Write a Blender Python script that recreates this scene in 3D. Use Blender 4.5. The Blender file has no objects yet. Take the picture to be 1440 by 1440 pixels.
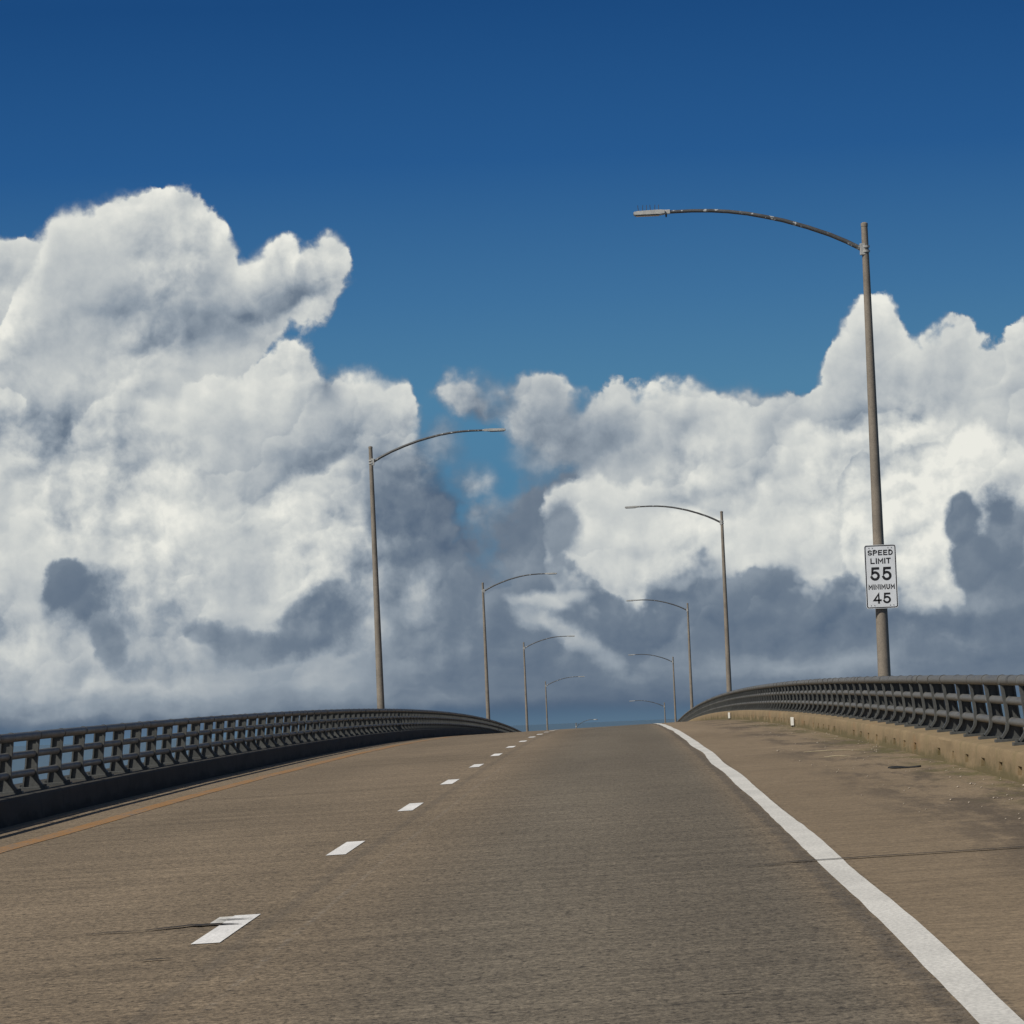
import bpy, bmesh, math, random
from mathutils import Matrix, Vector, noise as mnoise
random.seed(7)
SUN_EL, SUN_AZ, SKY_K = 44.0, 230.0, 0.05       # azimuth clockwise from the road's own direction (+Y)
SUN_ROT = SUN_AZ
# ------------------------------------------------------------------ sky
F_PX, ROLL, Y_HOR, PSI = 6845.0, 0.0414, 1015.8, 0.0203
def lvl(x, y):                      # a photo pixel as a level direction: azimuth and elevation in hundredths of F_PX
    return ((x-720)-(y-720)*ROLL)/100.0, (y+(x-720)*ROLL)/100.0

class NG:
    """small helper to write shader maths as expressions"""
    def __init__(s, nt): s.nt = nt
    def n(s, t, **kw):
        o = s.nt.nodes.new(t)
        for k, v in kw.items(): setattr(o, k, v)
        return o
    def put(s, sock, v):
        if hasattr(v, 'is_output'): s.nt.links.new(v, sock)
        else: sock.default_value = v
    def m(s, op, a, b=0.0, c=None, clamp=False):
        o = s.n('ShaderNodeMath', operation=op, use_clamp=clamp)
        s.put(o.inputs[0], a)
        if len(o.inputs) > 1: s.put(o.inputs[1], b)
        if c is not None: s.put(o.inputs[2], c)
        return o.outputs[0]
    def add(s, a, b): return s.m('ADD', a, b)
    def sub(s, a, b): return s.m('SUBTRACT', a, b)
    def mul(s, a, b): return s.m('MULTIPLY', a, b)
    def mad(s, a, b, c): return s.m('MULTIPLY_ADD', a, b, c)
    def mn(s, a, b): return s.m('MINIMUM', a, b)
    def mx(s, a, b): return s.m('MAXIMUM', a, b)
    def v(s, op, a, b=None, out=0):
        o = s.n('ShaderNodeVectorMath', operation=op)
        s.put(o.inputs[0], a)
        if b is not None: s.put(o.inputs[1], b)
        return o.outputs[out]
    def vscale(s, a, k):
        o = s.n('ShaderNodeVectorMath', operation='SCALE'); s.put(o.inputs[0], a); s.put(o.inputs['Scale'], k); return o.outputs[0]
    def step(s, x, a, b, lo=0.0, hi=1.0, kind='SMOOTHSTEP'):
        o = s.n('ShaderNodeMapRange', interpolation_type=kind)
        s.put(o.inputs['Value'], x); o.inputs['From Min'].default_value = a; o.inputs['From Max'].default_value = b
        s.put(o.inputs['To Min'], lo); s.put(o.inputs['To Max'], hi)
        return o.outputs['Result']
    def noise(s, vec, scale, detail=3.0, rough=0.5, dim='2D', out='Fac', lac=2.0, dist=0.0):
        o = s.n('ShaderNodeTexNoise', noise_dimensions=dim)
        s.put(o.inputs['Vector'], vec); o.inputs['Scale'].default_value = scale; o.inputs['Detail'].default_value = detail
        o.inputs['Roughness'].default_value = rough; o.inputs['Lacunarity'].default_value = lac; o.inputs['Distortion'].default_value = dist
        return o.outputs[out]
    def voro(s, vec, scale, detail=2.0, rough=0.5, smooth=0.6, feature='SMOOTH_F1', dim='2D'):
        o = s.n('ShaderNodeTexVoronoi', voronoi_dimensions=dim, feature=feature)
        s.put(o.inputs['Vector'], vec); o.inputs['Scale'].default_value = scale; o.inputs['Detail'].default_value = detail
        o.inputs['Roughness'].default_value = rough
        if feature == 'SMOOTH_F1': o.inputs['Smoothness'].default_value = smooth
        return o.outputs['Distance']
    def mix(s, fac, a, b):          # scalar mix
        o = s.n('ShaderNodeMix', data_type='FLOAT')
        s.put(o.inputs[0], fac); s.put(o.inputs[2], a); s.put(o.inputs[3], b); return o.outputs[0]
    def mixc(s, fac, a, b, blend='MIX'):
        o = s.n('ShaderNodeMix', data_type='RGBA', blend_type=blend)
        s.put(o.inputs[0], fac); s.put(o.inputs[6], a); s.put(o.inputs[7], b); return o.outputs[2]
    def ramp(s, fac, stops, interp='LINEAR'):
        o = s.n('ShaderNodeValToRGB'); cr = o.color_ramp; cr.interpolation = interp
        while len(cr.elements) > 1: cr.elements.remove(cr.elements[-1])
        cr.elements[0].position = stops[0][0]; cr.elements[0].color = stops[0][1]
        for p, c in stops[1:]:
            e = cr.elements.new(p); e.color = c
        s.put(o.inputs[0], fac); return o.outputs[0]
    def curve(s, x, pts):           # pts: level-frame points, sorted; value = height of an outline at this azimuth
        o = s.n('ShaderNodeFloatCurve'); c = o.mapping.curves[0]
        q = sorted(((a+12)/24, b/14) for a, b in pts)
        while len(c.points) > 2: c.points.remove(c.points[1])
        c.points[0].location = (0, q[0][1]); c.points[1].location = (1, q[-1][1])
        last = 0
        for a, b in q:
            if a - last < 0.0012: a = last+0.0012
            c.points.new(a, b); last = a
        for p in c.points: p.handle_type = 'AUTO_CLAMPED'
        o.mapping.update()
        s.put(o.inputs['Value'], x); return o.outputs[0]

def s2l(c):
    c /= 255.0
    return c/12.92 if c <= 0.04045 else ((c+0.055)/1.055)**2.4
def rgb(r, g, b, k=1.0): return (s2l(r)*k, s2l(g)*k, s2l(b)*k, 1.0)

def fineish(g, v): return g.sub(g.noise(v, 3.2, 6, 0.62), 0.5)

def build_world():
    w = bpy.data.worlds.new("World"); bpy.context.scene.world = w; w.use_nodes = True
    nt = w.node_tree; nt.nodes.clear(); g = NG(nt)
    tc = g.n('ShaderNodeTexCoord').outputs['Generated']
    sep = g.n('ShaderNodeSeparateXYZ'); g.put(sep.inputs[0], tc)
    X, Y, Z = sep.outputs
    az = g.m('ARCTAN2', X, Y)
    U = g.mul(g.add(az, PSI), F_PX/100)
    el = g.m('ARCSINE', Z)
    V = g.mad(el, -F_PX/100, Y_HOR/100)
    cmb = g.n('ShaderNodeCombineXYZ'); g.put(cmb.inputs[0], U); g.put(cmb.inputs[1], V); P = cmb.outputs[0]
    # billowing warp: wide swirls and fine curls
    n1 = g.v('SUBTRACT', g.noise(P, 0.55, 2, 0.5, out='Color'), (0.5, 0.5, 0.5))
    n2 = g.v('SUBTRACT', g.noise(P, 1.5, 7, 0.58, out='Color'), (0.5, 0.5, 0.5))
    W = g.v('ADD', g.vscale(n1, 0.45), g.vscale(n2, 0.30))
    P2 = g.v('ADD', P, W)
    s2 = g.n('ShaderNodeSeparateXYZ'); g.put(s2.inputs[0], P2); U2, V2 = s2.outputs[0], s2.outputs[1]
    CU = g.mad(U2, 1/24, 0.5)
    def bil(vec):
        return g.mul(g.noise(vec, 1.0, 8, 0.53), 1.5)
    Pw = g.v('ADD', P, g.vscale(W, 0.45))
    B0 = bil(Pw); B1 = bil(g.v('ADD', Pw, (-0.13, -0.17, 0.0)))
    relief = g.sub(B0, B1)            # positive where the swell faces the sun
    relief = g.mul(relief, g.step(g.noise(P, 0.45, 2, 0.5), 0.35, 0.65, 0.25, 0.85))
    relief = g.add(relief, g.mul(fineish(g, Pw), 0.11))
    fine = g.sub(g.noise(Pw, 2.6, 8, 0.62), 0.5)
    def cell(vec, scale, smooth):
        o = g.n('ShaderNodeTexVoronoi', voronoi_dimensions='2D', feature='SMOOTH_F1')
        g.put(o.inputs['Vector'], vec); o.inputs['Scale'].default_value = scale; o.inputs['Detail'].default_value = 0; o.inputs['Smoothness'].default_value = smooth
        d = g.v('SUBTRACT', vec, o.outputs['Position'])
        return o.outputs['Distance'], g.mul(g.v('DOT_PRODUCT', d, (-0.5, -0.86, 0), 1), scale)
    Pc = g.v('ADD', P, g.vscale(n2, 0.55))
    d1, h1 = cell(Pc, 0.95, 0.35); d2, h2 = cell(Pc, 2.3, 0.25)
    puff = g.mad(d2, 0.45, g.mul(d1, 0.75))
    swell = g.mad(h2, 0.35, h1)
    calm = g.step(g.noise(g.v('ADD', P, (7.3, 2.1, 0)), 0.5, 2, 0.5), 0.38, 0.62, 0.25, 1.0)
    relief = g.mad(g.mul(swell, calm), 0.23, relief)
    puff0 = None and g.voro(g.v('ADD', P, g.vscale(n2, 0.35)), 1.7, 1.2, 0.5, 0.25)
    edge = g.add(g.mad(fine, 0.20, g.mul(g.sub(B0, 0.75), 0.36)), g.mad(puff, -0.24, 0.12))
    feather = g.step(g.noise(g.v('ADD', P, (3.1, 9.4, 0)), 0.8, 4, 0.6), 0.36, 0.66, 0.7, 3.6)
    wob = g.mul(g.sub(g.noise(P, 0.28, 2, 0.5), 0.5), 0.2)

    tone = None; alpha = None
    def layer(top, soft, base, rim, rimdepth, rel, bottom=None, op=1.0, e=1.0, grad=0.0, gd=3.0, xr=None):
        nonlocal tone, alpha
        T = g.mul(g.curve(CU, [lvl(*p) for p in top]), 14.0)
        s_ = g.mad(edge, e, g.sub(V2, T))
        a = g.step(g.m('DIVIDE', s_, feather), 0.0, soft)
        if bottom:
            Bt = g.mul(g.curve(CU, [lvl(*p) for p in bottom]), 14.0)
            a = g.mul(a, g.step(g.mad(edge, e, g.sub(Bt, V2)), 0.0, soft*1.6))
        if xr:
            if xr[0] is not None: a = g.mul(a, g.step(g.mad(edge, e, g.sub(U2, lvl(xr[0], 720)[0])), 0.0, xr[2]))
            if xr[1] is not None: a = g.mul(a, g.step(g.mad(edge, e, g.sub(lvl(xr[1], 720)[0], U2)), 0.0, xr[2]))
        if op != 1.0: a = g.mul(a, op)
        t = g.add(g.step(s_, 0.0, rimdepth, base+rim, base), g.mul(relief, rel))
        if grad: t = g.add(t, g.step(s_, 0.0, gd, 0.0, grad, 'LINEAR'))
        if tone is None: tone, alpha = t, a
        else:
            tone = g.mix(a, tone, t)
            alpha = g.sub(1.0, g.mul(g.sub(1.0, alpha), g.sub(1.0, a)))
    def blob_mask(x, y, rx, ry, rot=0.0, hard=1.0):
        cx, cy = lvl(x, y)
        mp = g.n('ShaderNodeMapping', vector_type='TEXTURE'); g.put(mp.inputs[0], P2)
        mp.inputs['Location'].default_value = (cx, cy, 0); mp.inputs['Rotation'].default_value = (0, 0, math.radians(rot))
        mp.inputs['Scale'].default_value = (rx/100, ry/100, 1)
        gr = g.n('ShaderNodeTexGradient', gradient_type='QUADRATIC_SPHERE' if hard == 1.0 else 'SPHERICAL'); g.put(gr.inputs[0], mp.outputs[0])
        return gr.outputs['Fac']
    def touch(x, y, rx, ry, amt, rot=0.0):
        nonlocal tone
        tone = g.mad(blob_mask(x, y, rx*1.5, ry*1.5, rot), amt*1.3, tone)
    def patch(x, y, rx, ry, base, rel, rot=0.0, lo=0.35, hi=0.5, op=1.0, e=0.5):
        nonlocal tone, alpha
        f = blob_mask(x, y, rx*1.6, ry*1.6, rot, 0)
        k = g.mad(g.mul(edge, e), g.m('MULTIPLY', f, 3.5, clamp=True), f)
        a = g.step(k, lo, hi)
        if op != 1.0: a = g.mul(a, op)
        tone = g.mix(a, tone, g.add(g.mul(relief, rel), base))
        alpha = g.sub(1.0, g.mul(g.sub(1.0, alpha), g.sub(1.0, a)))

    # --- the banks, farthest first -------------------------------------------------
    # grey-blue bank in the distance
    layer([(-200,560),(400,600),(560,560),(610,590),(645,672),(690,690),(725,655),(760,600),(840,560),(1000,560),(1640,560)], 0.5, 0.27, 0.05, 0.8, 0.35)
    # low hump far left
    layer([(-250,330),(-60,318),(0,324),(40,328),(75,338),(110,380),(150,470),(300,700),(1640,1300)], 0.07, 0.66, 0.14, 0.5, 0.9)
    # tall tower upper left, overhanging to the right
    layer([(-250,560),(-60,520),(0,470),(30,400),(62,345),(72,306),(90,292),(150,272),(182,262),(212,270),(254,262),(296,286),(328,318),(345,350),(362,336),(384,322),(408,332),(424,348),(446,340),(470,332),(495,344),(512,356),(560,380),(1640,400)],
          0.10, 0.68, 0.20, 0.9, 0.85,
          bottom=[(-250,1100),(330,1100),(345,560),(372,492),(400,468),(440,466),(468,446),(490,414),(508,388),(530,350),(600,300),(1640,300)], xr=(None,508,0.10))
    touch(300,445,150,56,-0.30); touch(170,440,90,70,-0.14); touch(430,415,70,34,-0.16); touch(560,470,60,50,-0.1)
    touch(330,385,40,30,0.06); touch(420,380,18,40,0.14,30)
    # middle left bank
    layer([(-250,640),(-60,600),(0,560),(60,600),(130,560),(190,530),(240,560),(290,525),(322,508),(345,520),(362,490),(400,474),(426,486),(444,516),(458,516),(474,507),(500,508),(520,516),(560,512),(580,530),(592,560),(620,590),(700,620),(1640,700)],
          0.10, 0.68, 0.14, 0.8, 1.0, grad=0.0, xr=(None,628,0.45))
    touch(90,600,150,90,-0.20); touch(250,590,70,45,0.06)
    touch(450,545,26,34,-0.35); touch(530,640,90,90,-0.12); touch(380,560,50,60,0.12); touch(540,560,40,35,0.12)
    # a nearer swell of the same bank
    layer([(-250,640),(-60,640),(0,650),(50,690),(110,720),(150,690),(190,660),(250,640),(300,660),(350,700),(420,680),(480,720),(520,700),(1640,760)],
          0.35, 0.72, 0.10, 0.9, 0.9, grad=-0.05, xr=(None,520,0.7))
    touch(570,760,100,170,-0.36); touch(600,680,80,60,-0.25); touch(430,640,80,90,-0.14); touch(180,720,120,60,0.07); touch(60,740,60,70,0.10); touch(250,730,90,60,0.08); touch(430,520,60,40,0.06); touch(120,330,60,40,0.05)
    touch(505,740,24,55,0.2); touch(270,790,60,30,0.07)
    # small cloud between the banks
    layer([(-250,545),(600,545),(620,536),(650,522),(680,530),(706,536),(735,520),(768,516),(790,532),(812,554),(840,550),(868,530),(900,530),(1640,560)],
          0.20, 0.52, 0.17, 0.5, 0.9,
          bottom=[(-250,540),(596,545),(624,574),(650,598),(690,616),(730,640),(770,670),(820,700),(900,760),(1640,760)], xr=(612,None,0.2))
    # right bank
    layer([(-250,600),(760,590),(800,575),(822,558),(842,545),(866,530),(900,528),(930,524),(952,516),(985,528),(1004,548),(1032,560),(1058,568),(1082,556),(1110,545),(1140,540),(1156,522),(1166,486),(1174,450),(1190,430),(1210,412),(1234,414),(1258,436),(1274,466),(1290,454),(1320,446),(1352,448),(1380,466),(1402,470),(1424,452),(1450,448),(1640,440)],
          0.12, 0.66, 0.17, 0.9, 1.0, xr=(790,None,0.7))
    touch(850,615,100,50,-0.22); touch(1000,680,90,26,-0.14); touch(1130,560,50,26,-0.08); touch(1220,480,40,40,-0.05); touch(1100,600,60,40,-0.08); touch(1400,520,60,50,-0.05)
    # second tier on the right
    layer([(-250,690),(740,700),(764,684),(788,664),(826,654),(870,664),(905,650),(940,632),(985,624),(1030,608),(1062,622),(1085,650),(1120,640),(1160,632),(1190,600),(1230,570),(1300,560),(1360,540),(1450,560),(1640,560)],
          0.22, 0.74, 0.10, 0.6, 0.9, xr=(762,None,0.14))
    touch(940,700,60,24,-0.12,-10); touch(1040,690,60,40,-0.06)
    # hump with a grey flank at the far right
    layer([(-250,700),(1150,700),(1192,668),(1206,634),(1234,622),(1262,612),(1296,620),(1328,606),(1346,575),(1366,560),(1386,572),(1402,600),(1440,615),(1640,640)],
          0.08, 0.86, -0.26, 0.55, 0.9, xr=(1186,None,0.10))
    touch(1225,680,40,60,-0.08); touch(1410,640,50,40,-0.08); touch(1330,720,60,60,0.08); touch(1010,750,150,40,0.08); touch(1170,740,60,50,0.06)
    # grey mass below the second tier
    layer([(-250,900),(440,720),(505,668),(540,640),(580,640),(620,650),(650,720),(690,790),(730,770),(770,765),(810,790),(850,820),(900,830),(960,880),(1640,900)],
          0.30, 0.32, 0.0, 0.8, 0.5, op=0.85, xr=(505,None,0.6))
    patch(790,745,30,36,0.32,0.4,lo=0.2,hi=0.6,op=0.85,e=0.8)
    touch(640,775,54,26,-0.14)
    patch(586,846,30,34,0.62,0.8,lo=0.1,hi=0.9,op=0.75,e=1.4); patch(664,684,30,34,0.58,0.8,lo=0.1,hi=0.8,op=0.85,e=1.4); patch(672,735,16,24,0.56,0.8,lo=0.1,hi=0.9,op=0.7,e=1.2); patch(690,930,70,34,0.46,0.7,lo=0.1,hi=1.0,op=0.6,e=1.4); patch(560,930,50,40,0.46,0.7,lo=0.1,hi=1.0,op=0.6,e=1.4)
    patch(740,800,40,26,0.36,0.6,lo=0.1,hi=0.8,op=0.8,e=1.3)
    patch(625,625,26,34,0.50,0.7,lo=0.1,hi=0.9,op=0.8,e=1.3); patch(745,640,34,30,0.44,0.7,lo=0.1,hi=0.9,op=0.8,e=1.3); patch(700,740,50,40,0.33,0.6,lo=0.1,hi=0.9,op=0.75,e=1.3)
    # long dark bank in front, right
    layer([(-250,900),(600,900),(660,860),(720,828),(800,822),(860,826),(890,838),(910,812),(940,792),(962,778),(985,770),(1010,776),(1040,790),(1070,788),(1092,772),(1112,772),(1136,796),(1160,810),(1200,804),(1250,806),(1280,812),(1310,828),(1345,826),(1380,800),(1410,770),(1450,740),(1640,700)],
          0.20, 0.24, 0.10, 0.7, 0.62, e=1.0, op=0.90, xr=(650,None,1.2))
    patch(1420,745,44,50,0.26,0.32,lo=0.08,hi=0.55,op=0.90,e=2.2); patch(1352,735,22,26,0.26,0.32,lo=0.10,hi=0.4,op=0.9,e=1.2); patch(1370,790,30,36,0.25,0.3,lo=0.10,hi=0.4,op=0.9,e=1.2)
    touch(960,790,40,30,0.08); touch(1100,850,90,16,0.07); touch(1250,870,80,14,-0.06); touch(1000,870,70,12,-0.06); touch(1390,850,60,26,0.08)
    for q in ((760,846,36,14,0.74,10),(742,868,22,18,0.66,40),(800,838,30,9,0.68,5),(786,890,40,13,0.72,35),(826,912,46,20,0.80,40),(862,930,34,22,0.72,30),(800,935,22,30,0.50,10),(880,962,52,20,0.58,10),(930,820,40,12,0.5,0)):
        patch(q[0],q[1],q[2],q[3],q[4],0.7,q[5],lo=0.10,hi=0.85,op=0.85,e=1.5)
    # dark scraps on the left
    patch(126,866,62,54,0.24,0.8,lo=0.12,hi=0.80,op=0.85,e=2.6); patch(98,826,30,30,0.22,0.3,lo=0.22,hi=0.5,op=0.8,e=1.4); patch(152,905,24,34,0.28,0.3,lo=0.2,hi=0.6,op=0.7,e=1.2)
    patch(440,878,80,40,0.24,0.6,lo=0.18,hi=0.66,op=0.85,e=1.9); patch(285,884,40,16,0.28,0.5,lo=0.12,hi=0.7,op=0.75,e=1.9); patch(335,890,44,16,0.30,0.5,lo=0.12,hi=0.7,op=0.7,e=1.9); patch(370,905,70,22,0.28,0.3,lo=0.2,hi=0.6,op=0.6,e=1.2)
    # low greying towards the sea
    low = g.step(g.add(V2, wob), 8.1, 10.2)
    lowt = g.add(0.24, g.mul(g.sub(g.noise(g.v('MULTIPLY', P2, (0.5, 1.6, 1)), 0.9, 4, 0.55), 0.5), 0.5))
    tone = g.mix(g.mul(low, 0.8), tone, lowt)
    tone = g.mix(g.step(g.mad(wob, 0.6, V2), 9.74, 10.04, 0.0, 0.9), tone, 0.10)
    touch(1130,935,300,26,0.17); touch(1000,925,120,22,0.05); touch(60,950,70,60,0.16); touch(300,950,220,30,0.03); touch(1200,885,260,22,-0.07)
    touch(560,1015,400,20,-0.06); touch(180,965,160,26,0.10); touch(450,960,110,24,0.08)
    cloud = g.ramp(g.mad(g.sub(tone, 0.5), 1.06, 0.515), [(0.0, rgb(70,92,116)), (0.12, rgb(86,103,124)), (0.30, rgb(110,124,140)), (0.48, rgb(145,156,167)), (0.66, rgb(182,188,191)), (0.82, rgb(208,211,208)), (1.0, rgb(234,234,226))])
    skyc = g.ramp(g.m('DIVIDE', V, 14.0), [(0.0, rgb(27,73,126)), (0.16, rgb(39,89,143)), (0.30, rgb(62,112,156)), (0.40, rgb(77,127,162)), (0.56, rgb(79,126,158)), (0.69, rgb(76,106,133)), (0.708, rgb(74,101,128)), (0.728, rgb(88,115,137)), (0.8, rgb(88,115,137))])
    clear = g.step(g.add(V, wob), 9.85, 10.15, 1.0, 0.2)       # thin blue strip under the cloud bases
    alpha = g.mul(alpha, clear)
    col = g.mixc(alpha, skyc, cloud)
    # above the photographed band the physical sky takes over, with scattered cloud
    ns = g.n('ShaderNodeTexSky', sky_type='NISHITA', sun_disc=False)
    ns.sun_elevation = math.radians(SUN_EL); ns.sun_rotation = math.radians(SUN_ROT); ns.altitude = 0; ns.air_density = 1.0; ns.dust_density = 0.6; ns.ozone_density = 2.5
    hi = g.vscale(ns.outputs[0], SKY_K)
    sc = g.step(g.noise(tc, 3.0, 6, 0.6, dim='3D'), 0.52, 0.66)
    hi = g.mixc(g.mul(sc, 0.35), hi, rgb(120,125,130))
    up = g.step(V, -3.0, -12.0)
    b1 = g.n('ShaderNodeBackground'); g.put(b1.inputs[0], col)
    b2 = g.n('ShaderNodeBackground'); g.put(b2.inputs[0], hi)
    ms = g.n('ShaderNodeMixShader'); g.put(ms.inputs[0], up); nt.links.new(b1.outputs[0], ms.inputs[1]); nt.links.new(b2.outputs[0], ms.inputs[2])
    out = g.n('ShaderNodeOutputWorld'); nt.links.new(ms.outputs[0], out.inputs[0])
    w.cycles.sampling_method = 'MANUAL'; w.cycles.sample_map_resolution = 512
    return w
# ------------------------------------------------------------------ helpers
scene = bpy.context.scene
COL = scene.collection
def tag(o, label=None, cat=None, group=None, kind=None):
    if label: o['label'] = label
    if cat: o['category'] = cat
    if group: o['group'] = group
    if kind: o['kind'] = kind
    return o
def link(name, bm, mat, parent=None, smooth=False, loc=None, auto=None):
    me = bpy.data.meshes.new(name); bm.normal_update(); bm.to_mesh(me); bm.free()
    if mat: me.materials.append(mat)
    if smooth:
        for p in me.polygons: p.use_smooth = True
        if auto is not None: me.set_sharp_from_angle(angle=math.radians(auto))
    o = bpy.data.objects.new(name, me); COL.objects.link(o)
    if loc is not None: o.location = loc
    if parent: o.parent = parent
    return o
def empty(name, loc):
    o = bpy.data.objects.new(name, None); COL.objects.link(o); o.location = loc; o.empty_display_size = 0.2; return o
def box(bm, x0, x1, y0, y1, z0, z1, bevel=0.0):
    vs = [bm.verts.new(p) for p in ((x0,y0,z0),(x1,y0,z0),(x1,y1,z0),(x0,y1,z0),(x0,y0,z1),(x1,y0,z1),(x1,y1,z1),(x0,y1,z1))]
    fs = [bm.faces.new([vs[i] for i in q]) for q in ((3,2,1,0),(4,5,6,7),(0,1,5,4),(1,2,6,5),(2,3,7,6),(3,0,4,7))]
    if bevel:
        es = {e for f in fs for e in f.edges}
        bmesh.ops.bevel(bm, geom=list(es), offset=bevel, segments=2, affect='EDGES', profile=0.5)
def prism(bm, outline, axis, a, b):
    """outline: 2D points (ccw); extruded along axis between a and b"""
    def P(p, t): return {'x': (t, p[0], p[1]), 'y': (p[0], t, p[1]), 'z': (p[0], p[1], t)}[axis]
    A = [bm.verts.new(P(p, a)) for p in outline]; B = [bm.verts.new(P(p, b)) for p in outline]
    n = len(outline); fs = []
    fs.append(bm.faces.new(A)); fs.append(bm.faces.new(list(reversed(B))))
    for i in range(n): fs.append(bm.faces.new([A[i], B[i], B[(i+1) % n], A[(i+1) % n]]))
    bmesh.ops.recalc_face_normals(bm, faces=fs)
def tube(bm, pts, rads, seg=12, caps=True, up=Vector((0,0,1)), squash=1.0):
    rings = []
    n = len(pts)
    for i, p in enumerate(pts):
        p = Vector(p)
        d = (Vector(pts[min(i+1, n-1)])-Vector(pts[max(i-1, 0)])).normalized()
        s = d.cross(up)
        if s.length < 1e-4: s = Vector((1,0,0))
        s.normalize(); t = s.cross(d).normalized()
        r = rads[i] if isinstance(rads, (list, tuple)) else rads
        rings.append([bm.verts.new(p+(s*math.cos(2*math.pi*k/seg)+t*math.sin(2*math.pi*k/seg)*squash)*r) for k in range(seg)])
    fs = []
    for i in range(n-1):
        for k in range(seg):
            fs.append(bm.faces.new([rings[i][k], rings[i][(k+1) % seg], rings[i+1][(k+1) % seg], rings[i+1][k]]))
    if caps: fs.append(bm.faces.new(rings[0])); fs.append(bm.faces.new(rings[-1]))
    bmesh.ops.recalc_face_normals(bm, faces=fs)

# ------------------------------------------------------------------ road shape
CAM_H, GA, GC, GC3, UD, KS = 1.4213, 0.013083, -3.9458e-5, 2.4666e-9, -2.2486, 0.02132
def zp(y):
    if y < 0: return GA*y
    if y > 640:
        b = 640.0; return GA*b+GC*b*b+GC3*b**3+(GA+2*GC*b+3*GC3*b*b)*(y-b)
    return GA*y+GC*y*y+GC3*y**3
def zr(u, y): return zp(y)+KS*(u-UD)
def slope(y): return (zp(y+0.5)-zp(y-0.5))
FACE_R, FACE_L = 3.79, -6.86          # inner faces of the concrete parapets
PAR_R, PAR_L = 0.285, 0.31             # their heights
DASH_U, EDGE_U, YEL_U = -2.255, 1.312, -5.76

# ------------------------------------------------------------------ materials
def mat(name, rough=0.8, metal=0.0, spec=0.5):
    m = bpy.data.materials.new(name); m.use_nodes = True; nt = m.node_tree; nt.nodes.clear(); g = NG(nt)
    b = g.n('ShaderNodeBsdfPrincipled'); o = g.n('ShaderNodeOutputMaterial'); nt.links.new(b.outputs[0], o.inputs[0])
    b.inputs['Roughness'].default_value = rough; b.inputs['Metallic'].default_value = metal; b.inputs['Specular IOR Level'].default_value = spec
    return m, g, b
def bump(g, b, h, strength, dist):
    n = g.n('ShaderNodeBump'); n.inputs['Strength'].default_value = strength; n.inputs['Distance'].default_value = dist
    g.put(n.inputs['Height'], h); g.nt.links.new(n.outputs[0], b.inputs['Normal'])
def coords(g, kind='Object'):
    return g.n('ShaderNodeTexCoord').outputs[kind]
def wcoords(g):
    return g.n('ShaderNodeNewGeometry').outputs['Position']
def C(r, g_, b_): return (r, g_, b_, 1.0)

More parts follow.
